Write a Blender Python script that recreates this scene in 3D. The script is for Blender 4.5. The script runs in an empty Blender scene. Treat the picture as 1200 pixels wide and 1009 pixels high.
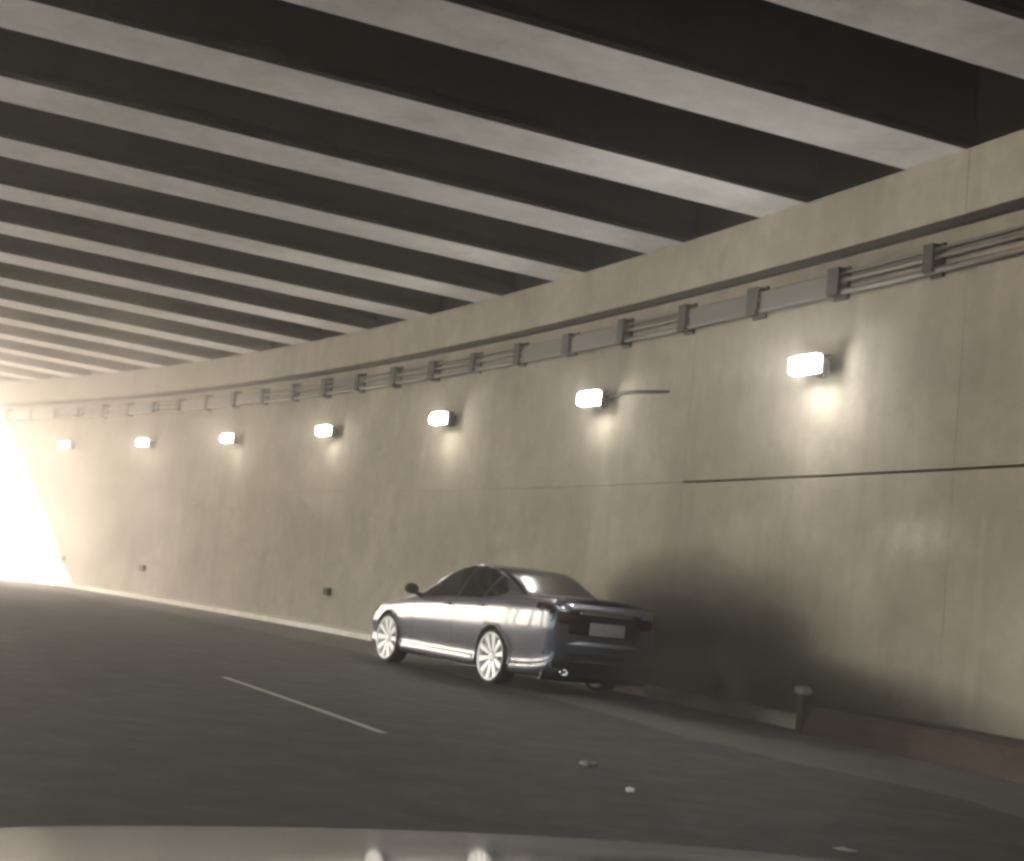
import bpy, bmesh, math, random
from mathutils import Vector, Matrix, noise
R = math.radians
sc = bpy.context.scene
COL = sc.collection
random.seed(7)

# ------------------------------------------------------------------ camera
CAMH = 1.13                      # camera height in metres (dashboard of a car)
PITCH, ROLL, FPX = 0.11724, 0.107126, 1632.63
cam = bpy.data.cameras.new('camera'); camo = bpy.data.objects.new('camera', cam); COL.objects.link(camo)
cam.sensor_fit = 'HORIZONTAL'; cam.sensor_width = 36.0; cam.lens = FPX / 1200 * 36.0
cam.clip_start = 0.05; cam.clip_end = 3000
_f = Vector((0, math.cos(PITCH), math.sin(PITCH))); _u = Vector((0, -math.sin(PITCH), math.cos(PITCH))); _r = Vector((1, 0, 0))
_r2 = _r * math.cos(ROLL) + _u * math.sin(ROLL); _u2 = -_r * math.sin(ROLL) + _u * math.cos(ROLL)
M = Matrix((_r2, _u2, -_f)).transposed().to_4x4(); M.translation = (0, 0, CAMH)
camo.matrix_world = M
sc.camera = camo

# ------------------------------------------------------------------ sky, sun, exposure
SUN_EL, SUN_AZ = R(37), Vector((-0.93, 0.36, 0)).normalized()     # horizontal direction towards the sun
w = bpy.data.worlds.new('World'); sc.world = w; w.use_nodes = True
nt = w.node_tree; nt.nodes.clear()
sky = nt.nodes.new('ShaderNodeTexSky'); sky.sky_type = 'NISHITA'; sky.sun_disc = False
sky.sun_elevation = SUN_EL; sky.sun_rotation = math.atan2(SUN_AZ.x, SUN_AZ.y); sky.dust_density = 3.0; sky.air_density = 1.0
bg = nt.nodes.new('ShaderNodeBackground'); bg.inputs[1].default_value = 0.12
wo = nt.nodes.new('ShaderNodeOutputWorld'); nt.links.new(sky.outputs[0], bg.inputs[0]); nt.links.new(bg.outputs[0], wo.inputs[0])
sl = bpy.data.lights.new('sun', 'SUN'); sl.energy = 4.5; sl.angle = R(0.5); sl.color = (1.0, 0.95, 0.89)
so = bpy.data.objects.new('sun', sl); COL.objects.link(so)
_sd = SUN_AZ * math.cos(SUN_EL) + Vector((0, 0, math.sin(SUN_EL)))
so.rotation_euler = (-_sd).to_track_quat('-Z', 'Y').to_euler()
sc.view_settings.view_transform = 'Standard'; sc.view_settings.look = 'None'
sc.view_settings.exposure = 3.65; sc.view_settings.gamma = 1.0; sc.view_settings.use_curve_mapping = False
sc.cycles.use_denoising = True
sc.cycles.max_bounces = 7; sc.cycles.diffuse_bounces = 4; sc.cycles.glossy_bounces = 4; sc.cycles.volume_bounces = 4
sc.cycles.sample_clamp_indirect = 8.0
sc.cycles.filter_width = 3.0

# ------------------------------------------------------------------ the course of the road: one gently curving line (foot of the wall)
X0, A0, K1, K2 = 10.327, 0.33096, 0.0046225, 7.6656e-5
SMIN, SMAX, DS = -160.0, 260.0, 0.05
def theta(s):
    if s < -8: return theta(-8)
    if s > 62: return theta(62)
    return A0 + K1 * s + K2 * s * s
_tab = {}
def _build():
    n0 = 0; x, y = X0, 0.0; _tab[0] = (x, y)
    for i in range(1, int(SMAX / DS) + 1):
        t = theta((i - 0.5) * DS); x -= math.sin(t) * DS; y += math.cos(t) * DS; _tab[i] = (x, y)
    x, y = X0, 0.0
    for i in range(1, int(-SMIN / DS) + 1):
        t = theta(-(i - 0.5) * DS); x += math.sin(t) * DS; y -= math.cos(t) * DS; _tab[-i] = (x, y)
_build()
def at(s, off=0.0, z=0.0):
    """point at arc length s along the wall foot, off metres to the right (negative: into the road), height z"""
    i = math.floor(s / DS); f = s / DS - i
    a, b = _tab[i], _tab[i + 1]; t = theta(s)
    return Vector((a[0] + (b[0] - a[0]) * f + off * math.cos(t), a[1] + (b[1] - a[1]) * f + off * math.sin(t), z))
def frange(a, b, n): return [a + (b - a) * i / n for i in range(n + 1)]

# ------------------------------------------------------------------ helpers
class MB:
    def __init__(s): s.v = []; s.f = []
    def quad(s, a, b, c, d):
        n = len(s.v); s.v += [tuple(a), tuple(b), tuple(c), tuple(d)]; s.f.append((n, n + 1, n + 2, n + 3))
    def box(s, c, size, rot=None):
        n = len(s.v); c = Vector(c); hx, hy, hz = [q / 2 for q in size]
        for dx, dy, dz in ((-1,-1,-1),(1,-1,-1),(1,1,-1),(-1,1,-1),(-1,-1,1),(1,-1,1),(1,1,1),(-1,1,1)):
            p = Vector((dx * hx, dy * hy, dz * hz))
            if rot is not None: p = rot @ p
            s.v.append(tuple(c + p))
        for q in ((0,3,2,1),(4,5,6,7),(0,1,5,4),(1,2,6,5),(2,3,7,6),(3,0,4,7)): s.f.append(tuple(n + k for k in q))
    def rings(s, rings, closed=True, caps=True):
        """rings of equal length; each ring closed (a tube)"""
        n = len(s.v); m = len(rings[0])
        for r in rings: s.v += [tuple(p) for p in r]
        for i in range(len(rings) - 1):
            for j in range(m if closed else m - 1):
                k = (j + 1) % m
                s.f.append((n + i*m + j, n + i*m + k, n + (i+1)*m + k, n + (i+1)*m + j))
        if caps and closed:
            s.f.append(tuple(n + j for j in reversed(range(m)))); s.f.append(tuple(n + (len(rings)-1)*m + j for j in range(m)))
    def tube(s, pts, r, seg=8):
        rings = []
        for i, p in enumerate(pts):
            a = pts[max(0, i-1)]; b = pts[min(len(pts)-1, i+1)]; d = (Vector(b) - Vector(a)).normalized()
            u = d.orthogonal() if abs(d.z) > .95 else d.cross(Vector((0,0,1))); u.normalize(); v = d.cross(u)
            rr = r[i] if isinstance(r, (list, tuple)) else r
            rings.append([Vector(p) + u*math.cos(2*math.pi*k/seg)*rr + v*math.sin(2*math.pi*k/seg)*rr for k in range(seg)])
        s.rings(rings)
    def build(s, name, mat, parent=None, smooth=False, bevel=0.0, loc=None):
        me = bpy.data.meshes.new(name); me.from_pydata(s.v, [], s.f); me.update()
        bm = bmesh.new(); bm.from_mesh(me)
        bmesh.ops.recalc_face_normals(bm, faces=bm.faces)
        if bevel: bmesh.ops.bevel(bm, geom=bm.edges[:], offset=bevel, segments=2, affect='EDGES', clamp_overlap=True)
        bm.to_mesh(me); bm.free()
        if smooth: me.polygons.foreach_set('use_smooth', [True] * len(me.polygons))
        me.materials.append(mat)
        o = bpy.data.objects.new(name, me); COL.objects.link(o)
        if parent: o.parent = parent
        if loc: o.location = loc
        return o
def tag(o, label=None, cat=None, group=None, kind=None):
    if label: o['label'] = label
    if cat: o['category'] = cat
    if group: o['group'] = group
    if kind: o['kind'] = kind
    return o
def empty(name, loc=(0,0,0), rz=0):
    o = bpy.data.objects.new(name, None); COL.objects.link(o); o.location = loc; o.rotation_euler = (0,0,rz); o.empty_display_size = .2
    return o
def strip(s0, s1, o0, o1, z0, z1, n, mb=None):
    """closed bar with rectangular section that follows the road line"""
    mb = mb or MB()
    mb.rings([[at(s,o0,z0), at(s,o1,z0), at(s,o1,z1), at(s,o0,z1)] for s in frange(s0, s1, n)])
    return mb
def sheet(s0, s1, offs, z, n):
    mb = MB(); mb.rings([[at(s,o,z) for o in offs] for s in frange(s0, s1, n)], closed=False, caps=False); return mb

# ------------------------------------------------------------------ materials
def mat(name):
    m = bpy.data.materials.new(name); m.use_nodes = True
    t = m.node_tree; b = t.nodes['Principled BSDF']
    return m, t, b
def N(t, typ, **kw):
    n = t.nodes.new(typ)
    for k, v in kw.items():
        if k.startswith('i_'): n.inputs[k[2:].replace('_', ' ')].default_value = v
        else: setattr(n, k, v)
    return n
def ramp(t, src, stops):
    n = t.nodes.new('ShaderNodeValToRGB'); e = n.color_ramp.elements
    while len(e) < len(stops): e.new(0.5)
    for k, (p, c) in zip(e, stops):
        k.position = p; k.color = (c[0], c[1], c[2], 1) if isinstance(c, (tuple, list)) else (c, c, c, 1)
    t.links.new(src, n.inputs[0]); return n.outputs[0]
def mix(t, fac, a, b, mode='MIX'):
    n = t.nodes.new('ShaderNodeMix'); n.data_type = 'RGBA'; n.blend_type = mode
    for sock, v in ((n.inputs[0], fac), (n.inputs[6], a), (n.inputs[7], b)):
        if hasattr(v, 'is_output'): t.links.new(v, sock)
        elif isinstance(v, (int, float)): sock.default_value = v
        else: sock.default_value = (v[0], v[1], v[2], 1)
    return n.outputs[2]
def world_pos(t): return t.nodes.new('ShaderNodeNewGeometry').outputs['Position']
def noise_tex(t, vec, scale, detail=4, rough=.6, stretch=None):
    if stretch:
        mp = t.nodes.new('ShaderNodeMapping'); mp.inputs['Scale'].default_value = stretch; t.links.new(vec, mp.inputs[0]); vec = mp.outputs[0]
    n = t.nodes.new('ShaderNodeTexNoise'); n.inputs['Scale'].default_value = scale; n.inputs['Detail'].default_value = detail; n.inputs['Roughness'].default_value = rough
    t.links.new(vec, n.inputs['Vector']); return n.outputs[0]
def bump(t, b, h, strength, dist=.02):
    n = t.nodes.new('ShaderNodeBump'); n.inputs['Strength'].default_value = strength; n.inputs['Distance'].default_value = dist
    t.links.new(h, n.inputs['Height']); t.links.new(n.outputs[0], b.inputs['Normal'])
def blob(t, vec, c, scale, rz=0):
    """soft mask 1 in the middle of an ellipsoid at c, 0 outside"""
    mp = t.nodes.new('ShaderNodeMapping'); mp.vector_type = 'TEXTURE'
    mp.inputs['Location'].default_value = c; mp.inputs['Rotation'].default_value = (0,0,rz); mp.inputs['Scale'].default_value = scale
    t.links.new(vec, mp.inputs[0])
    g = t.nodes.new('ShaderNodeTexGradient'); g.gradient_type = 'SPHERICAL'; t.links.new(mp.outputs[0], g.inputs[0]); return g.outputs[1]
def mth(t, op, a, b):
    n = t.nodes.new('ShaderNodeMath'); n.operation = op; n.use_clamp = False
    for s, v in ((n.inputs[0], a), (n.inputs[1], b)):
        if hasattr(v, 'is_output'): t.links.new(v, s)
        else: s.default_value = v
    return n.outputs[0]

def concrete(name, base, dark, rough=.85, streaks=True, soot=False, patch=False):
    m, t, b = mat(name); p = world_pos(t)
    n1 = noise_tex(t, p, .35, 3, .6); n2 = noise_tex(t, p, 3.5, 4, .65); n3 = noise_tex(t, p, 40, 1, .6)
    c = mix(t, ramp(t, n1, [(.35, 0), (.68, 1)]), dark, base)
    c = mix(t, ramp(t, n2, [(.3, .28), (.7, 0)]), c, [q * .45 for q in dark])
    nb = noise_tex(t, p, .9, 4, .7)
    c = mix(t, ramp(t, nb, [(.48, 0), (.66, .38)]), c, (dark[0]*.62, dark[1]*.66, dark[2]*.62))
    if streaks:
        n4 = noise_tex(t, p, 1.3, 3, .7, (1, 1, .09))
        c = mix(t, ramp(t, n4, [(.46, 0), (.75, .32)]), c, [q * .5 for q in dark])
        n5 = noise_tex(t, p, 2.1, 2, .6, (1, 1, .12))
        c = mix(t, ramp(t, n5, [(.58, 0), (.78, .18)]), c, [min(1, q * 1.25) for q in base])
    if patch:
        q = at(16.1, 0, 2.2); bl = blob(t, p, q, (.9, .9, .35))
        bl = mth(t, 'MULTIPLY', bl, n2); c = mix(t, ramp(t, bl, [(.1, 0), (.45, .3)]), c, (.55, .53, .48))
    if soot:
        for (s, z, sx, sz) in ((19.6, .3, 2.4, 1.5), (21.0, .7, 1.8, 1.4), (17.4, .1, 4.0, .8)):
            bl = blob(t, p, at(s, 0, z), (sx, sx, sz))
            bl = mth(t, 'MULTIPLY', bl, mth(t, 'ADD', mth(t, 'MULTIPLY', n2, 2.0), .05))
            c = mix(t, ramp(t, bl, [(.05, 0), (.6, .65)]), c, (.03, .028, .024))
    t.links.new(c, b.inputs['Base Color']); b.inputs['Roughness'].default_value = rough; b.inputs['Specular IOR Level'].default_value = .3
    bump(t, b, mth(t, 'ADD', n2, mth(t, 'MULTIPLY', n3, .3)), .35, .02)
    return m
M_WALL = concrete('wall_concrete', (.32, .286, .232), (.22, .197, .158), soot=True, patch=True)
M_CAP = concrete('cap_concrete', (.36, .33, .275), (.29, .264, .215))
M_SOFFIT = concrete('girder_concrete', (.78, .765, .75), (.62, .605, .59), streaks=False)
M_SHADED = concrete('shaded_concrete', (.030, .026, .024), (.018, .015, .014), streaks=False)  # near black: the shade between the girders is put into the colour
M_PIER = concrete('pier_concrete', (.42, .40, .36), (.32, .30, .27))
M_KERB = concrete('kerb_concrete', (.72, .68, .60), (.58, .54, .46), streaks=False)
M_BACK = concrete('dark_backing', (.03, .026, .022), (.02, .018, .015), streaks=False)
M_EARTH = concrete('dry_earth', (.50, .46, .40), (.38, .35, .30), streaks=False)

def asphalt(name, a, bcol, spec=.35):
    m, t, b = mat(name); p = world_pos(t)
    n1 = noise_tex(t, p, .25, 3, .6); n2 = noise_tex(t, p, 2.2, 4, .7); n3 = noise_tex(t, p, 90, 1, .5)
    mp = t.nodes.new('ShaderNodeMapping'); mp.vector_type = 'TEXTURE'; mp.inputs['Rotation'].default_value = (0, 0, .42); mp.inputs['Scale'].default_value = (1, 14, 1); t.links.new(p, mp.inputs[0])
    n4 = noise_tex(t, mp.outputs[0], .7, 3, .6)
    c = mix(t, ramp(t, n1, [(.35, 0), (.65, 1)]), a, bcol)
    c = mix(t, ramp(t, n4, [(.45, 0), (.7, .45)]), c, [q * 1.5 for q in bcol])
    c = mix(t, ramp(t, n2, [(.35, .45), (.65, 0)]), c, [q * .6 for q in a])
    c = mix(t, ramp(t, n3, [(.35, .4), (.7, 0)]), c, [q * .5 for q in a])
    t.links.new(c, b.inputs['Base Color']); b.inputs['Specular IOR Level'].default_value = spec
    t.links.new(ramp(t, n2, [(.3, .62), (.7, .85)]), b.inputs['Roughness'])
    bump(t, b, mth(t, 'ADD', n3, mth(t, 'MULTIPLY', n2, .6)), .4, .01)
    return m
M_ROAD = asphalt('road_asphalt', (.039, .037, .033), (.050, .048, .042))
M_SHOULDER = asphalt('shoulder_asphalt', (.082, .079, .069), (.125, .120, .105))

def plain(name, col, rough=.5, metal=0.0, spec=.5, coat=0.0, nz=.15, nscale=12):
    m, t, b = mat(name); n = noise_tex(t, N(t, 'ShaderNodeTexCoord').outputs['Object'], nscale, 4, .6)
    c = mix(t, ramp(t, n, [(.3, nz), (.7, 0)]), col, [q * .45 for q in col]); t.links.new(c, b.inputs['Base Color'])
    b.inputs['Roughness'].default_value = rough; b.inputs['Metallic'].default_value = metal; b.inputs['Specular IOR Level'].default_value = spec
    b.inputs['Coat Weight'].default_value = coat; b.inputs['Coat Roughness'].default_value = .04
    return m
M_LINE = plain('road_paint', (.50, .48, .43), .7, nz=.6, nscale=6)
M_PIPE = plain('conduit_metal', (.12, .11, .095), .5, .3)
M_BRKT = plain('bracket_metal', (.045, .040, .034), .7, .2)
M_TRAY = plain('tray_cover', (.12, .11, .10), .6, .2)
M_HOUS = plain('lamp_housing', (.09, .075, .065), .55, .3)
M_RUST = plain('rust_brown', (.066, .043, .031), .9, nz=.8, nscale=3)
M_BAR_TOP = plain('barrier_top_dark', (.03, .018, .014), .9, nz=.6, nscale=3)
M_WHITE = plain('white_plastic', (.75, .75, .72), .5, nz=.2)
M_SHADOW = plain('shadow_strip', (.022, .017, .012), .9)  # near black: the shadow line under the cap beam as a colour
M_REFL = plain('reflector_dark', (.05, .045, .04), .8, spec=.2)
M_BLACK = plain('black_trim', (.012, .012, .013), .45, spec=.4)
M_RUBBER = plain('tyre_rubber', (.018, .018, .018), .8)
M_PAINT = plain('car_paint', (.080, .087, .110), .36, .5, .5, 1.0, nz=.08, nscale=3)
M_GLASS = plain('tinted_glass', (.010, .011, .013), .16, 0, .2, nz=0)
M_PAINT.node_tree.nodes['Principled BSDF'].inputs['Coat Roughness'].default_value = .08
M_CHROME = plain('chrome', (.72, .72, .72), .15, 1.0, nz=.05)
M_RIM = plain('silver_rim', (.84, .84, .83), .4, .15, nz=.1, nscale=8)
M_TAIL = plain('tail_lamp_red', (.03, .006, .007), .15, 0, .6, 1.0, nz=.2)
M_PLATE = plain('plate_white', (.24, .225, .26), .5, nz=.2, nscale=30)
M_INK = plain('plate_ink', (.05, .05, .09), .6)
M_HOOD = plain('hood_paint', (.72, .71, .67), .16, .3, .5, 1.0, nz=.12, nscale=5)
M_GRAVEL = plain('chip_grey', (.22, .215, .20), .8)
def lens(name, col, e):
    m, t, b = mat(name); b.inputs['Base Color'].default_value = (.9, .9, .9, 1); b.inputs['Emission Color'].default_value = (*col, 1); b.inputs['Emission Strength'].default_value = e; return m
M_LENSES = [lens('lamp_lens', (1.0, .985 - .012*i, .94 - .035*i), e) for i, e in enumerate((12.0, 9.0, 9.0, 8.0, 7.0, 6.0, 2.2))]

# ================================================================== SETTING
g = MB(); G = 230
n = 12
for i in range(n):
    for j in range(n):
        a = -G + 2*G*i/n; c = -G + 2*G*j/n; d = 2*G/n
        g.quad((a, c, -.004), (a+d, c, -.004), (a+d, c+d, -.004), (a, c+d, -.004))
tag(g.build('ground', M_EARTH), kind='structure')

road = tag(sheet(-95, 150, [-.62, -3.3, -8, -14, -20, -23.6], 0.0, 150).build('road', M_ROAD), kind='structure')
mb = MB(); rr = []
for s_ in frange(-60, 120, 900):
    q = noise.noise(Vector((s_*.35, 1.7, 0)))*.45 + noise.noise(Vector((s_*1.7, 4.2, 0)))*.16 + noise.noise(Vector((s_*4.5, 8.2, 0)))*.06
    rr.append([at(s_, -.62, .004), at(s_, -1.6, .004), at(s_, -2.75 + q, .004)])
mb.rings(rr, closed=False, caps=False); tag(mb.build('shoulder', M_SHOULDER), kind='structure')
# dashed lane marks: the one in view measured on the photograph, the others one module apart
def dash(s0, s1, o0, o1, w_=.075):
    mb = MB(); mb.rings([[at(s, o0 + (o1-o0)*k/6 - w_/2, .006), at(s, o0 + (o1-o0)*k/6 + w_/2, .006)] for k, s in enumerate(frange(s0, s1, 6))], closed=False, caps=False)
    return mb.build('lane_mark', M_LINE, road)
def unproject(px, py, z=0.0):
    d = _f * FPX + _r2 * (px - 600) - _u2 * (py - 504.5)
    t = (z - CAMH) / d.z; return Vector((0, 0, CAMH)) + d * t
def road_coords(P):
    best = None
    for i in range(-200, 1600):
        s = i * .05; q = at(s); dd = (q - P).xy.length
        if best is None or dd < best[0]: best = (dd, s)
    return best[1], -best[0]
sa, oa = road_coords(unproject(450, 860)); sb, ob = road_coords(unproject(262, 794))
dash(sa, sb, oa, ob)
for k in (-1,): dash(sa + k*12.2, sb + k*12.2, (oa+ob)/2, (oa+ob)/2)
# kerb at the foot of the wall
kerb = tag(strip(-60, 95, -.62, .02, -.05, .11, 120).build('kerb', M_KERB), kind='structure')
# high ground behind the wall
eb = MB()
for s0, s1 in ((-95, 150),):
    rr = []
    for s in frange(s0, s1, 80): rr.append([at(s, .35, 6.3), at(s, 3, 6.32), at(s, 40, 6.5), at(s, 41, -.5)])
    eb.rings(rr, closed=False, caps=False)
tag(eb.build('embankment', M_EARTH), kind='structure')

# ================================================================== WALL
H1, H2, HJ = 6.407, 5.627, 2.93
S_IN, S_OUT = -24.0, 56.2
wall = empty('tunnel_wall', at(20)); tag(wall, 'long beige concrete wall of the underpass with projecting cap beam', 'wall')
def child(o, par):
    o.parent = par; o.matrix_parent_inverse = Matrix.Translation(-par.location) if par.rotation_euler.z == 0 else par.matrix_basis.inverted(); return o
PL = 5.2066
k0 = 18.18 - PL/2
for i in range(-8, 16):
    a = k0 + i*PL + .002; b_ = k0 + (i+1)*PL - .002
    gap = .03 if i <= 0 else .006
    child(strip(a, b_, 0, .30, -.3, HJ - gap/2, 5).build('wall_panel', M_WALL), wall)
    child(strip(a, b_, 0, .30, HJ + gap/2, H2 - .045, 5).build('wall_panel', M_WALL), wall)
for i in range(-4, 8):
    a = k0 + i*2*PL + .004; b_ = k0 + (i+1)*2*PL - .004
    child(strip(a, b_, -.086, .34, H2 + .05, H1, 9).build('cap_beam', M_CAP), wall)
child(strip(k0 - 8*PL, k0 + 16*PL, -.078, .22, H2 - .043, H2 + .048, 130).build('shadow_strip', M_SHADOW), wall)  # dark strip drawn in place of the shadow under the cap beam
child(strip(k0 - 8*PL, k0 + 16*PL, .24, .29, -.2, H2 + .3, 130).build('wall_core', M_BACK), wall)

# ================================================================== OVERPASS
ov = empty('overpass', at(20, -12, 6.4)); tag(ov, 'concrete girder overpass roofing the road, dark gaps between the girders', 'bridge')
PG, SG, SKEW, GD = 2.7907, 16.606, -.02489, 1.45
WL = 24.2
sec = [(-.48, 0), (.48, 0), (.48, .06), (.14, .30), (.14, 1.15), (.45, 1.30), (.45, GD), (-.45, GD), (-.45, 1.30), (-.14, 1.15), (-.14, .30), (-.48, .06)]
for i in range(-14, 15):
    s = SG + PG*i; P = at(s, -.086, H1); th = theta(s)
    d = Vector((-math.cos(th + SKEW), -math.sin(th + SKEW), 0)); t_ = Vector((-d.y, d.x, 0)); t_ = -t_ if t_.dot(Vector((-math.sin(th), math.cos(th), 0))) < 0 else t_
    mb = MB(); rr = []
    for dist in (-.40, 4, 8, 12, 16, 20, WL):
        c = P + d*dist - t_*.48
        rr.append([c + t_*x + Vector((0, 0, z + .004)) for x, z in sec])
    mb.rings(rr); go = mb.build('girder', M_SOFFIT); go.data.materials.append(M_SHADED); child(go, ov)
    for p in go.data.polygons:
        if p.normal.z > -.9: p.material_index = 1  # girder sides painted dark for the shade in the gaps
child(strip(S_IN, S_OUT + .3, .9, -WL - .9, H1 + GD + .004, H1 + GD + .29, 60).build('deck_slab', M_SHADED), ov)
child(strip(S_IN, S_OUT + .3, .345, .85, H1 - .6, H1 + GD, 60).build('back_wall', M_SHADED), ov)
child(strip(S_OUT - .02, S_OUT + .32, .9, -WL - .9, H1 + GD + .295, H1 + GD + 1.1, 1).build('parapet', M_PIER), ov)
# pier line that carries the far ends of the girders, open to daylight
pier = empty('pier_row', at(20, -WL)); tag(pier, 'row of round concrete columns with a cap beam on the open side', 'bridge pier')
child(strip(S_IN, S_OUT, -WL + .7, -WL - .7, H1 - 1.0, H1, 60).build('pier_cap', M_PIER), pier)
for k in range(11):
    P = at(S_IN + 2 + k*7.6, -WL); mb = MB()
    mb.rings([[P + Vector((math.cos(2*math.pi*j/20)*r, math.sin(2*math.pi*j/20)*r, z)) for j in range(20)] for r, z in ((.62, -.1), (.55, .3), (.5, .5), (.5, H1 - 1.0))])
    child(mb.build('column', M_PIER, smooth=False), pier)
mb = MB(); mb.rings([[at(s, -23.0, -.05), at(s, -23.6, -.05), at(s, -23.42, .35), at(s, -23.38, .82), at(s, -23.22, .82), at(s, -23.18, .35)] for s in frange(-60, 110, 110)])
tag(mb.build('median_barrier', M_PIER), 'low concrete safety barrier in front of the column row', 'barrier')

# ================================================================== CONDUIT RUN UNDER THE CAP BEAM
con = empty('conduit_run', at(18, 0, 5.25)); tag(con, 'run of dark brackets and pipes fixed along the wall under the cap beam', 'conduit')
for z, r, o in ((5.37, .022, -.07), (5.27, .032, -.09), (5.12, .040, -.09)):
    mb = MB(); mb.tube([at(s, o, z) for s in frange(-10, 60, 90)], r, 8); child(mb.build('pipe', M_PIPE, smooth=True), con)
BS = [16.02 + 1.642*i for i in range(-8, 24)]
rb = random.Random(3)
for i, s in enumerate(BS):
    th = theta(s); hh = .40 + rb.uniform(-.05, .06); ww = .23 + rb.uniform(-.04, .05)
    mb = MB(); rot = Matrix.Rotation(th, 3, 'Z')
    mb.box(at(s, -.02, 5.25), (.036, ww, hh), rot); mb.box(at(s, -.10, 5.25 + hh/2 - .05), (.16, ww*.8, .035), rot); mb.box(at(s, -.10, 5.25 - hh/2 + .05), (.16, ww*.8, .035), rot); mb.box(at(s, -.16, 5.25), (.03, ww*.8, hh - .10), rot)
    child(mb.build('bracket', M_BRKT), con)
    if rb.random() < .45 or i in (9,):
        mb = strip(s + .14, s + 1.50, -.13, -.045, 5.12, 5.35, 3); child(mb.build('tray_cover', M_TRAY), con)

# ================================================================== WALL LAMPS
HL = 4.279
LN = ['seventh', 'sixth', 'fifth', 'fourth', 'third', 'second', 'first']
for i in range(7):
    s = 17.88 + PL*i; th = theta(s); P = at(s, 0, HL - .05)
    lamp = empty('wall_lamp', P, th + (.0, .03, -.02, .04, -.03, .02, 0)[i])      # local +x points into the wall, +y along the road
    extra = {0: ' with the widest glow on the wall', 1: ' fed by a bent dark conduit', 5: ' showing its dark housing'}.get(i, '')
    tag(lamp, f'lit wall floodlight{extra}, {LN[i]} from the daylit tunnel mouth', 'wall lamp', 'lamps along the tunnel wall')
    W_, Hh = .52, .21
    mb = MB(); mb.box((-.05, 0, 0), (.098, .12, .20)); mb.build('wall_plate', M_HOUS, lamp)
    mb = MB()   # tapered housing, open front
    fr = [(-.26, -W_/2, -Hh/2), (-.26, W_/2, -Hh/2), (-.26, W_/2, Hh/2), (-.26, -W_/2, Hh/2)]
    bk = [(-.10, -W_/3, -Hh/3), (-.10, W_/3, -Hh/3), (-.10, W_/3, Hh/3), (-.10, -W_/3, Hh/3)]
    mb.rings([bk, fr]); mb.build('housing', M_HOUS, lamp)
    mb = MB(); mb.box((-.27, 0, Hh/2 + .014), (.22, W_ + .05, .02)); mb.build('visor', M_HOUS, lamp)
    def ring_(x, m_): return [(x, -W_/2 + m_, -Hh/2 + m_), (x, W_/2 - m_, -Hh/2 + m_), (x, W_/2 - m_, Hh/2 - m_), (x, -W_/2 + m_, Hh/2 - m_)]
    mb = MB(); mb.rings([ring_(-.263, .012), ring_(-.37, .03), ring_(-.39, .06)]); mb.build('lens', M_LENSES[i], lamp)
    ld = bpy.data.lights.new('lamp_light', 'POINT'); ld.energy = 3.5 if i == 0 else .6; ld.shadow_soft_size = .2; ld.color = (1, .985, .94)
    lo = bpy.data.objects.new('lamp_light', ld); COL.objects.link(lo); lo.parent = lamp; lo.location = (-.85, 0, -.16)
    if i == 1:
        mb = MB(); mb.tube([(-.05, -.22, .0), (-.05, -.32, .05), (-.05, -.50, .09), (-.05, -.9, .08), (-.05, -1.75, .02)], .026, 8); mb.build('feed_conduit', M_BRKT, lamp, smooth=True)

# small reflectors low on the wall
for k, s in enumerate((32.9, 38.2, 43.4, 48.7)):
    if k == 1: continue
    th = theta(s); r_ = empty('wall_reflector', at(s, 0, .8), th)
    tag(r_, f'small dark marker box low on the tunnel wall, {["third", "", "second", "first"][k]} from the daylit mouth', 'reflector', 'marker boxes low on the wall')
    mb = MB(); mb.box((-.04, 0, 0), (.078, .26, .16)); mb.build('box', M_REFL, r_, bevel=.01)
    mb = MB(); mb.box((-.085, 0, 0), (.01, .20, .10)); mb.build('face', M_REFL, r_)

# ================================================================== RUSTY LOW BARRIER AT THE WALL FOOT
bar = empty('low_barrier', at(15, -.55)); tag(bar, 'low rust brown barrier along the wall foot with white tipped end post', 'barrier')
rb = random.Random(11)
for i in range(4):
    a = 16.6 - 4.0*i; b_ = a - 3.996
    rr = []
    for s_ in frange(b_, a, 26):
        q = noise.noise(Vector((s_*1.3, 3.1, 0)))*.03; q2 = noise.noise(Vector((s_*2.7, 9.0, 2)))*.025
        rr.append([at(s_, -.90 + q, 0), at(s_, -.85 + q, .17 + q2), at(s_, -.76 + q2, .27 + q), at(s_, -.66, .30 + q), at(s_, -.642, .0)])
    mb = MB(); mb.rings(rr); child(mb.build('barrier_block', M_RUST), bar)
    rr = [[at(s_, -.66, .24), at(s_, -.66, .325 + noise.noise(Vector((s_*2, 0, 5)))*.02), at(s_, -.50, .335), at(s_, -.50, .24)] for s_ in frange(b_, a, 20)]
    mb = MB(); mb.rings(rr); child(mb.build('top_strip', M_BAR_TOP), bar)  # dark brown strip along the top of the barrier
P = at(16.75, -.78); rot = Matrix.Rotation(theta(16.75), 3, 'Z')
mb = MB(); mb.box(P + Vector((0, 0, .20)), (.12, .14, .42), rot); child(mb.build('end_post', M_RUST, bevel=.02), bar)
mb = MB(); mb.box(P + Vector((-.02, .03, .45)), (.13, .17, .08), rot); child(mb.build('white_cap', M_WHITE, bevel=.02), bar)

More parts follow.
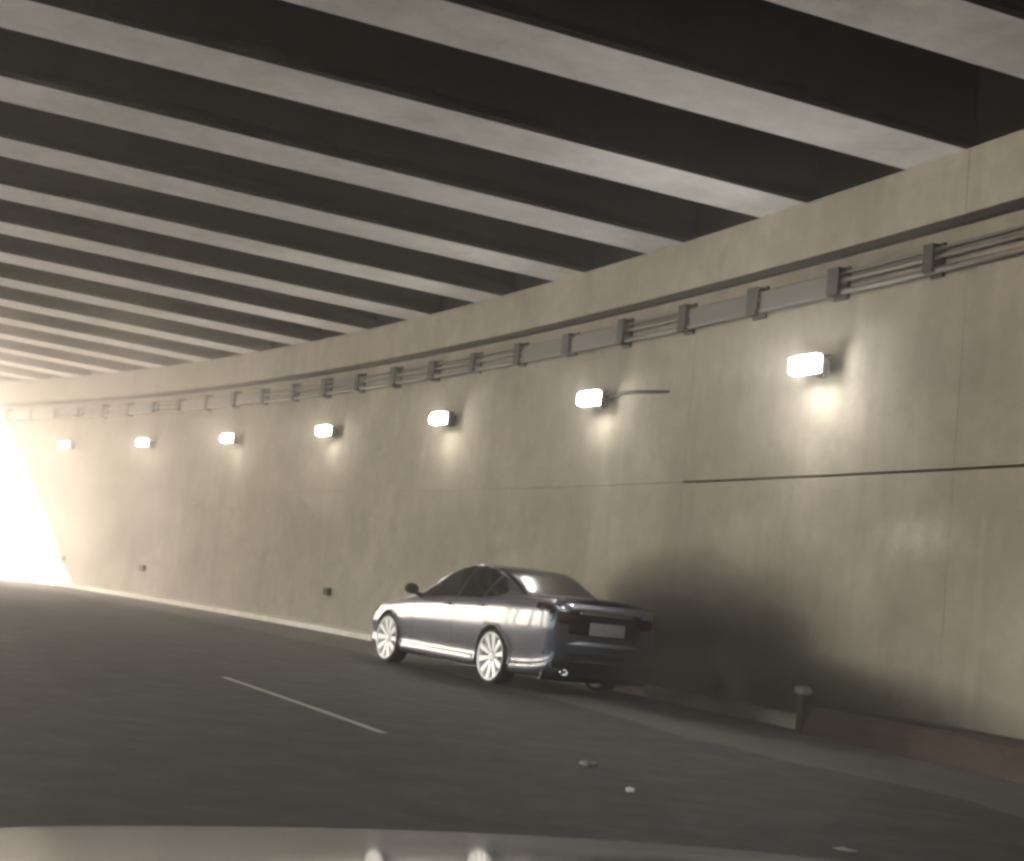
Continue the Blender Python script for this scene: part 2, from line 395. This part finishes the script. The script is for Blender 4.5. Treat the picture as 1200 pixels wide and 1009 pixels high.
# ================================================================== THE GREY SEDAN
ST = [  # x, bottom, half width, shoulder, roof half width, top
 (2.31,.34,.52,.57,.40,.605),(2.28,.27,.65,.61,.48,.66),(2.14,.21,.78,.68,.58,.75),(1.85,.19,.865,.755,.66,.84),(1.39,.18,.912,.84,.72,.93),
 (0.95,.18,.92,.90,.74,1.0),(0.75,.18,.92,.92,.72,1.085),(0.35,.18,.92,.945,.655,1.30),(0.0,.18,.92,.965,.60,1.43),(-.35,.18,.92,.98,.585,1.475),
 (-.70,.18,.92,.99,.58,1.468),(-1.0,.18,.92,1.005,.575,1.395),(-1.3,.18,.922,1.02,.585,1.265),(-1.55,.18,.918,1.03,.625,1.16),(-1.75,.18,.906,1.035,.66,1.135),(-1.95,.19,.885,1.04,.675,1.13),
 (-2.2,.21,.848,1.045,.68,1.128),(-2.36,.24,.812,1.04,.66,1.128),(-2.43,.27,.785,1.01,.62,1.09),(-2.47,.33,.735,.95,.54,1.03)]
ST = sorted(ST)
def sect(v):
    zb, w_, zs, wr, zt = v
    p7 = (.932*w_, zs + .022); p9 = (wr, zt - .05)
    return [(0, zb), (.80*w_, zb), (.955*w_, zb + .03), (.975*w_, zb + .10), (.958*w_, zb + .19), (.998*w_, zb + .52*(zs-zb) + .06), (.985*w_, zs - .10), (.962*w_, zs - .02), p7,
            (.5*(p7[0]+p9[0]) + .022*min(1, (zt-zs)/.3), .5*(p7[1]+p9[1])), p9, (.86*wr, zt - .014), (.5*wr, zt - .002), (0, zt)]
NT = 13
def cr(p0, p1, p2, p3, f): return .5*((2*p1) + (-p0+p2)*f + (2*p0-5*p1+4*p2-p3)*f*f + (-p0+3*p1-3*p2+p3)*f**3)
def stat(x):
    x = min(max(x, ST[0][0]), ST[-1][0]); i = 0
    while i < len(ST)-2 and x > ST[i+1][0]: i += 1
    f = (x - ST[i][0]) / (ST[i+1][0] - ST[i][0]); q = lambda k: ST[min(max(k, 0), len(ST)-1)]
    # cubic Hermite with true spacing
    out = []
    for c in range(1, 6):
        x0, x1, x2, x3 = q(i-1)[0], q(i)[0], q(i+1)[0], q(i+2)[0]; y0, y1, y2, y3 = q(i-1)[c], q(i)[c], q(i+1)[c], q(i+2)[c]
        m1 = (y2-y0)/(x2-x0) if x2 != x0 else 0; m2 = (y3-y1)/(x3-x1) if x3 != x1 else 0; h = x2-x1
        out.append((2*f**3-3*f*f+1)*y1 + (f**3-2*f*f+f)*h*m1 + (-2*f**3+3*f*f)*y2 + (f**3-f*f)*h*m2)
    return out
def S(x, t):
    pts = sect(stat(x)); t = min(max(t, 0), NT); i = min(int(t), NT-1); f = t - i
    def q(k):
        if k < 0: return (-pts[-k][0], pts[-k][1])
        if k > NT: return (-pts[2*NT-k][0], pts[2*NT-k][1])
        return pts[k]
    a, b, c, d = q(i-1), q(i), q(i+1), q(i+2)
    return Vector((x, cr(a[0], b[0], c[0], d[0], f), cr(a[1], b[1], c[1], d[1], f)))
def SN(x, t, off):
    e = .01; n_ = (S(min(x+e, 2.3), t) - S(max(x-e, -2.46), t)).cross(S(x, min(t+.02, NT)) - S(x, t-.02))
    n_.normalize(); p = S(x, t)
    if n_.y < 0 and t < NT - .6: n_ = -n_
    if t >= NT - .6 and n_.z < 0: n_ = -n_
    return p + n_*off
def patch(name, m, par, xs, tl, tu, off, nt_=8, side=1, both=False):
    """panel lying on the body skin; tl/tu functions of the running index 0..1; thickness given by its own rim"""
    mb = MB(); rows = []
    for k, x in enumerate(xs):
        u = k/(len(xs)-1); row = []
        if both:
            a = tl(u) if callable(tl) else tl
            ts = frange(a, NT, nt_)
            L_ = [SN(x, t, off) for t in ts]; row = L_ + [Vector((p.x, -p.y, p.z)) for p in reversed(L_[:-1])]
        else:
            a = tl(u) if callable(tl) else tl; b_ = tu(u) if callable(tu) else tu
            row = [SN(x, t, off) for t in frange(a, b_, nt_)]
            if side < 0: row = [Vector((p.x, -p.y, p.z)) for p in row]
        rows.append(row)
    # closed rim: drop the border 12 mm into the body
    mb.rings(rows, closed=False, caps=False)
    m_ = len(rows[0]); bord = rows[0] + [r[-1] for r in rows[1:]] + list(reversed(rows[-1][:-1])) + [r[0] for r in reversed(rows[1:-1])]
    cen = Vector((sum(p.x for p in bord)/len(bord), 0 if both else side*.3, .7))
    low = [p + (cen - p).normalized()*.010 for p in bord]
    mb.rings([bord + [bord[0]], low + [low[0]]], closed=False, caps=False)
    return mb.build(name, m, par, smooth=True)

RW = .335
AX = (1.39, -1.39)
car = empty('sedan'); tag(car, 'dark grey four door sedan with bright silver wheels stopped beside the tunnel wall', 'car')
# body skin with wheel arches cut out
mb = MB(); rings_ = []
xs = sorted(set([round(-2.47 + 4.78*i/110, 4) for i in range(111)] + [-2.465, -2.455, -2.44, -2.42, -2.40, 2.305, 2.295, 2.285, 2.265, 2.24]))
for x in xs:
    L_ = [S(x, t) for t in frange(0, NT, 52)]
    rings_.append(L_ + [Vector((p.x, -p.y, p.z)) for p in reversed(L_[1:-1])])
mb.rings(rings_); body = mb.build('body', M_PAINT, car, smooth=True)
body.data.materials.append(M_BLACK)
cut = MB()
for ax in AX:
    for sd in (1, -1):
        cut.rings([[Vector((ax + math.cos(2*math.pi*k/40)*(RW+.05), sd*y, RW + math.sin(2*math.pi*k/40)*(RW+.05))) for k in range(40)] for y in (.52, 1.2)])
co = cut.build('cutter', M_BLACK)
bo = body.modifiers.new('b', 'BOOLEAN'); bo.operation = 'DIFFERENCE'; bo.object = co; bo.solver = 'EXACT'
dg = bpy.context.evaluated_depsgraph_get(); nm = bpy.data.meshes.new_from_object(body.evaluated_get(dg)); body.modifiers.clear(); body.data = nm; nm.name = 'body'
bpy.data.objects.remove(co)
# faces inside the arches are dark liner
if len(nm.materials) < 2: nm.materials.append(M_BLACK)
for p in nm.polygons:
    c = p.center
    for ax in AX:
        rr = math.hypot(c.x - ax, c.z - RW)
        if rr < RW + .051 and .515 < abs(c.y) < .97 and (abs(math.hypot(c.x-ax, c.z-RW) - (RW+.05)) < .004 or abs(abs(c.y) - .52) < .004): p.material_index = 1; p.use_smooth = False
for sd in (1, -1):
    # arch lips
    for ax in AX:
        mb = MB(); pr = []
        for k in range(-2, 27):
            a = math.pi*k/24.0; r = RW + .052
            x = ax + math.cos(a)*r; z = RW + math.sin(a)*r
            if z < .2: continue
            # find skin y at that x,z
            bt = min((abs(S(x, t/20).z - z), t) for t in range(40, 160))[1]/20
            pr.append(Vector((x, sd*(S(x, bt).y + .004), z)))
        mb.tube(pr, .014, 6); mb.build('arch_lip', M_PAINT, car, smooth=True)
    # side glass
    fr_ = lambda n_, a, b_: [a + (b_-a)*i/n_ for i in range(n_+1)]
    patch('window_frame', M_BLACK, car, fr_(30, .69, -1.34), lambda u: 8.10 + .25*max(0, u-.84)/.16, lambda u: 9.98 - .6*max(0, u-.84)/.16, .0022, 8, sd)
    win = patch('front_side_window', M_GLASS, car, fr_(10, .66, -.33), lambda u: 8.12, lambda u: 9.95, .004, 8, sd)
    patch('rear_side_window', M_GLASS, car, fr_(8, -.41, -.98), 8.12, 9.95, .004, 8, sd)
    patch('quarter_window', M_GLASS, car, fr_(6, -1.03, -1.33), lambda u: 8.15 + .35*u, lambda u: 9.95 - .7*u, .004, 6, sd)
    patch('window_trim', M_CHROME, car, fr_(30, .60, -1.42), lambda u: 9.99, lambda u: 10.13, .009, 2, sd)
    patch('belt_trim', M_BLACK, car, fr_(20, .66, -1.33), 7.98, 8.10, .006, 2, sd)
    # shut lines and door handles
    for x in (.70, -.37, -1.20):
        patch('door_seam', M_BLACK, car, [x-.004, x+.004], 3.2, 7.95, .0022, 30, sd)
    patch('sill_trim', M_PAINT, car, fr_(20, .93, -.93), 2.3, 3.3, .012, 4, sd)
    for x in (-.20, -1.02):
        P = S(x, 6.35); mb = MB(); mb.tube([(x+.10, sd*(P.y+.008), P.z), (x+.07, sd*(P.y+.035), P.z), (x-.07, sd*(P.y+.035), P.z), (x-.10, sd*(P.y+.008), P.z)], .013, 8); mb.build('door_handle', M_PAINT, car, smooth=True)
    # mirror
    bm = bmesh.new(); bmesh.ops.create_icosphere(bm, subdivisions=3, radius=1)
    for v in bm.verts:
        v.co = Vector((v.co.x*.085 if v.co.x > 0 else v.co.x*.05, v.co.y*.105, v.co.z*.075)) + Vector((.60, sd*1.02, 1.05))
    me = bpy.data.meshes.new('mirror'); bm.to_mesh(me); bm.free(); me.materials.append(M_BLACK); me.polygons.foreach_set('use_smooth', [True]*len(me.polygons))
    mo = bpy.data.objects.new('mirror', me); COL.objects.link(mo); mo.parent = car
    mb = MB(); mb.tube([(.62, sd*.86, .97), (.61, sd*.97, 1.01)], [.035, .028], 8); mb.build('mirror_arm', M_BLACK, mo, smooth=True)
    # lamps
    patch('tail_lamp', M_TAIL, car, fr_(10, -2.20, -2.445), lambda u: 6.35 - .7*u, lambda u: 7.5, .006, 8, sd)
    patch('head_lamp', M_GLASS, car, fr_(10, 1.90, 2.27), lambda u: 6.6 - .6*u, lambda u: 7.9, .006, 8, sd)
patch('windscreen', M_GLASS, car, [.88, .8, .7, .6, .5, .4, .3, .2, .1, .04], 10.35, None, .004, 10, both=True)
patch('rear_window', M_GLASS, car, [-.82, -.9, -1.0, -1.1, -1.2, -1.3, -1.4, -1.48, -1.54], 10.40, None, .004, 10, both=True)
# rear end furniture, set on the back face at x = -2.47
mb = MB(); mb.box((-2.475, 0, .86), (.02, 1.06, .28)); mb.build('boot_panel', M_GLASS, car, bevel=.008)
for sd in (1, -1):
    mb = MB(); mb.box((-2.474, sd*.57, .90), (.03, .26, .13)); tl_ = mb.build('tail_lamp_inner', M_TAIL, car, bevel=.012)
    mb = MB(); mb.box((-2.482, sd*.60, .36), (.035, .30, .09)); mb.build('bumper_vent', M_BLACK, car, bevel=.01)
    mb = MB(); mb.rings([[(-2.40 - dx, sd*.56 + math.cos(2*math.pi*k/18)*r, .27 + math.sin(2*math.pi*k/18)*r*.75) for k in range(18)] for dx, r in ((0, .055), (.10, .062), (.12, .058), (.115, .045), (.02, .042))]); mb.build('exhaust_tip', M_CHROME, car, smooth=True)
mb = MB(); mb.box((-2.488, 0, .975), (.02, .78, .035)); mb.build('boot_trim', M_CHROME, car, bevel=.006)
mb = MB(); mb.box((-2.492, -.02, .80), (.012, .52, .15)); plate = mb.build('licence_plate', M_PLATE, car, bevel=.003)
tr = [(-2.20, 1.135), (-2.36, 1.145), (-2.46, 1.155), (-2.46, 1.130), (-2.36, 1.11), (-2.20, 1.11)]
mb = MB(); mb.rings([[(x - .06*(1 - (abs(y)/.66)**2)*0 + .10*(abs(y)/.66)**3, y, z - .05*(abs(y)/.66)**2) for x, z in tr] for y in frange(-.66, .66, 12)]); mb.build('boot_lip', M_PAINT, car, smooth=False)
mb = MB(); mb.rings([[(-2.44 + .10*(abs(y)/.78)**3, y, .16), (-2.485 + .12*(abs(y)/.78)**3, y, .22), (-2.492 + .12*(abs(y)/.78)**3, y, .40), (-2.44 + .12*(abs(y)/.78)**3, y, .46), (-2.30, y, .3)] for y in frange(-.78, .78, 14)]); mb.build('rear_bumper', M_BLACK, car, smooth=False)
mb = MB(); mb.rings([[(-2.495 + .14*(abs(y)/.80)**3, y, .46), (-2.515 + .14*(abs(y)/.80)**3, y, .50), (-2.515 + .14*(abs(y)/.80)**3, y, .60), (-2.48 + .14*(abs(y)/.80)**3, y, .64), (-2.38, y, .56)] for y in frange(-.80, .80, 16)]); mb.build('bumper_bar', M_PAINT, car, smooth=False)
mb = MB(); mb.box((0, 0, .20), (3.0, 1.2, .10)); mb.build('underbody', M_BLACK, car)
# wheels
def wheel(par, name='wheel'):
    wh = empty(name); wh.parent = par
    def lathe(prof, seg=40):
        q = MB(); q.rings([[(math.cos(2*math.pi*k/seg)*r, y, math.sin(2*math.pi*k/seg)*r) for k in range(seg)] for r, y in prof], caps=False); return q
    lathe([(.284, -.10), (.30, -.112), (.320, -.108), (.333, -.085), (.335, 0), (.333, .085), (.320, .106), (.304, .110), (.288, .104), (.284, .09), (.284, -.10)]).build('tyre', M_RUBBER, wh, smooth=True)
    rim = lathe([(.283, -.09), (.284, .085), (.290, .106), (.294, .112), (.288, .117), (.272, .108), (.262, .085), (.252, .03), (.252, -.08), (.283, -.09)]).build('rim', M_RIM, wh, smooth=True)
    for k in range(10):
        a = 2*math.pi*k/10; ca, sa_ = math.cos(a), math.sin(a); q = MB(); rr = []
        for r, y, hw, th_ in ((.045, .075, .016, .03), (.12, .088, .030, .028), (.20, .096, .036, .026), (.268, .100, .044, .024)):
            rr.append([(ca*r - sa_*u, yy, sa_*r + ca*u) for u, yy in ((-hw, y-th_), (hw, y-th_), (hw*.8, y), (-hw*.8, y))])
        q.rings(rr); q.build('spoke', M_RIM, wh)
    lathe([(.0005, .098), (.03, .098), (.06, .088), (.065, .05), (.0005, .05)], 24).build('hub_cap', M_RIM, wh, smooth=True)
    lathe([(.0005, .02), (.15, .02), (.16, .012), (.16, -.01), (.0005, -.01)], 32).build('brake_disc', M_CHROME, wh, smooth=False)
    lathe([(.0005, -.03), (.245, -.03), (.245, -.06), (.0005, -.06)], 32).build('wheel_back', M_BLACK, wh, smooth=False)
    return wh
def copy_tree(o, parent):
    c = o.copy(); COL.objects.link(c); c.parent = parent
    for ch in [q for q in bpy.data.objects if q.parent == o]: copy_tree(ch, c)
    return c
w0 = wheel(car); w0.location = (AX[0], .80, RW)
for (ax, sd) in ((AX[1], 1), (AX[0], -1), (AX[1], -1)):
    c = copy_tree(w0, car); c.location = (ax, sd*.80, RW)
    c.rotation_euler = (0, .3*ax, 0 if sd > 0 else math.pi)
PF, PR = unproject(450, 776), unproject(571, 802)
HD = (PF - PR).normalized(); CSC = (PF - PR).length / 2.78; RT = Vector((HD.y, -HD.x, 0))
CM = (PF + PR)/2 + RT*.90*CSC; CSC = max(.98, min(1.06, CSC)); print('CARSCALE', CSC)
car.scale = (CSC,)*3
car.location = (CM.x, CM.y, .010); car.rotation_euler = (0, 0, math.atan2(HD.y, HD.x))

# ================================================================== BITS ON THE ROAD
def shard(name, P, size, m, label, seed, flat=.25):
    r_ = random.Random(seed); bm = bmesh.new(); bmesh.ops.create_icosphere(bm, subdivisions=2, radius=1)
    for v in bm.verts:
        q = 1.6*noise.noise(v.co*2.3 + Vector((seed, 0, 0)))
        v.co = Vector((v.co.x*size*(1+.6*q), v.co.y*size*.6*(1+.5*q), max(-.2, v.co.z + .5*q)*size*flat))
    lo = min(v.co.z for v in bm.verts)
    for v in bm.verts: v.co.z -= lo
    me = bpy.data.meshes.new(name); bm.to_mesh(me); bm.free(); me.materials.append(m)
    o = bpy.data.objects.new(name, me); COL.objects.link(o); o.location = P; o.rotation_euler = (0, 0, r_.uniform(0, 6))
    tag(o, label, 'debris'); return o
shard('plastic_shard', unproject(690, 897), .10, M_GRAVEL, 'pale grey crumpled scrap lying in the traffic lane', 3).location.z = .001
shard('plastic_shard', unproject(738, 928), .028, M_WHITE, 'tiny white chip on the road beside the grey scrap', 5, .7).location.z = .001
shard('plastic_shard', unproject(990, 997), .05, M_GRAVEL, 'small grey chip on the road just ahead of the silver hood', 9).location.z = .001

# ================================================================== FRONT OF THE CAR THE PICTURE IS TAKEN FROM
cc = empty('car_front')
tag(cc, 'silver grey car bonnet with a black wiper, reflecting the tunnel light', 'car')
cc.location = (0, 0, 0); cc.rotation_euler = (0, 0, math.pi/2 + .331)      # local +x is the way the car points, +y its left
HC = -.69                                                               # centre line of the bonnet lies to the right of the camera
def hz(F, dy):
    z = .797 - .048*dy*dy + .125*(1.9 - F)
    if F > 1.86: z -= 1.6*(F - 1.86)**2
    if abs(dy) > .62: z -= .9*(abs(dy) - .62)**2
    return z
Fs = [.78, .95, 1.1, 1.25, 1.4, 1.55, 1.7, 1.8, 1.88, 1.95, 2.02, 2.1, 2.17]
mb = MB(); rr = []
for F in Fs + [2.22]:
    hw = .88 if F < 1.8 else .88 - .5*(F-1.8)**1.6
    top = [(F, HC + hw*math.sin(a), hz(min(F, 2.17), hw*math.sin(a)) - .012) for a in [math.pi/2*(k/9 - 1) for k in range(19)]]
    zb_ = .30
    rr.append([(F, HC - hw - .01, .55), (F, HC - hw, .62)] + top + [(F, HC + hw, .62), (F, HC + hw + .01, .55), (F, HC + hw, zb_), (F, HC - hw, zb_)])
mb.rings(rr); mb.build('fender_shell', M_HOOD, cc, smooth=False)
mb = MB(); up = [[(F, HC + d, hz(F, d)) for d in frange(-.74 + .04*max(0, F-1.7), .74 - .04*max(0, F-1.7), 60)] for F in frange(.9, 2.06, 60)]
mb.rings(up, closed=False, caps=False)
b0 = up[0] + [r[-1] for r in up[1:]] + list(reversed(up[-1][:-1])) + [r[0] for r in reversed(up[1:])]
mb.rings([b0, [(p[0], p[1], p[2]-.011) for p in b0]], closed=False, caps=False)
mb.build('hood', M_HOOD, cc, smooth=True)
mb = MB(); mb.box((2.20, HC, .46), (.16, 1.5, .26)); mb.build('front_bumper', M_BLACK, cc, bevel=.03)
mb = MB(); mb.tube([(.84, .25, .918), (.86, -.045, .9385), (.86, -.105, .9415), (.86, -.165, .9385), (.86, -.42, .915)], .008, 8); wp = mb.build('wiper', M_BLACK, cc, smooth=True)
mb = MB(); mb.box((.80, HC, .905), (.14, 1.45, .03)); mb.build('cowl', M_BLACK, cc, bevel=.01)
for sd in (1, -1):
    mb = MB(); mb.box((2.14, HC + sd*.62, .62), (.12, .32, .11)); mb.build('head_lamp', M_GLASS, cc, bevel=.03)
    c = copy_tree(w0, cc); c.location = (1.35, HC + sd*.78, RW); c.rotation_euler = (0, 0, 0 if sd > 0 else math.pi)

# ================================================================== DARK SMOKE BEHIND THE SEDAN
def smoke(P, size, rz, dens, name, label, col=(.10, .095, .085), g=.2, scale=1.9):
    bm = bmesh.new(); bmesh.ops.create_icosphere(bm, subdivisions=4, radius=1)
    for v in bm.verts: v.co *= 1 + .12*noise.noise(v.co*1.5)
    for v in bm.verts: v.co = Vector((v.co.x*size[0], v.co.y*size[1], v.co.z*size[2]))
    me = bpy.data.meshes.new(name); bm.to_mesh(me); bm.free()
    m = bpy.data.materials.new(name); m.use_nodes = True; t = m.node_tree; t.nodes.clear()
    out = t.nodes.new('ShaderNodeOutputMaterial'); pv = t.nodes.new('ShaderNodeVolumePrincipled'); t.links.new(pv.outputs[0], out.inputs['Volume'])
    pv.inputs['Color'].default_value = (*col, 1); pv.inputs['Anisotropy'].default_value = g
    oc = t.nodes.new('ShaderNodeTexCoord').outputs['Object']
    g_ = blob(t, oc, (0, 0, 0), tuple(size)); nn = noise_tex(t, oc, scale, 3, .6)
    d_ = mth(t, 'MULTIPLY', ramp(t, g_, [(.02, 0), (.75, 1)]), ramp(t, nn, [(.40, .02), (.60, 1)]))
    t.links.new(mth(t, 'MULTIPLY', d_, dens), pv.inputs['Density'])
    me.materials.append(m); o = bpy.data.objects.new(name, me); COL.objects.link(o); o.location = P; o.rotation_euler = (0, 0, rz)
    tag(o, label, 'smoke', kind='stuff'); return o
th = theta(18.5)
smoke(at(19.1, -.85, .70), (1.0, 2.6, 1.5), th, 2.1, 'smoke', 'dark smoke drifting behind the grey sedan against the wall')
smoke(at(17.3, -1.30, .28), (1.2, 3.0, .75), th, 1.8, 'smoke', 'low dark smoke trail over the kerb behind the grey sedan')
th = theta(56)
smoke(at(53, -8, 3.0), (17, 24, 8.0), th, .125, 'mouth_glow', 'pale volume added for the glow at the mouth of the underpass', (.95, .90, .85), .5, .35)  # pale volume added to spread a glow around the tunnel mouth
# ================================================================== HAZE
mb = MB(); mb.box((0, 0, 4.6), (2*G + 6, 2*G + 6, 11.4))
hm = bpy.data.materials.new('haze'); hm.use_nodes = True; t = hm.node_tree; t.nodes.clear()
out = t.nodes.new('ShaderNodeOutputMaterial'); pv = t.nodes.new('ShaderNodeVolumePrincipled'); t.links.new(pv.outputs[0], out.inputs['Volume'])
pv.inputs['Color'].default_value = (.92, .9, .86, 1); pv.inputs['Density'].default_value = .004; pv.inputs['Anisotropy'].default_value = .8
tag(mb.build('haze', hm), 'thin pale haze filling the underpass', 'haze', kind='stuff')
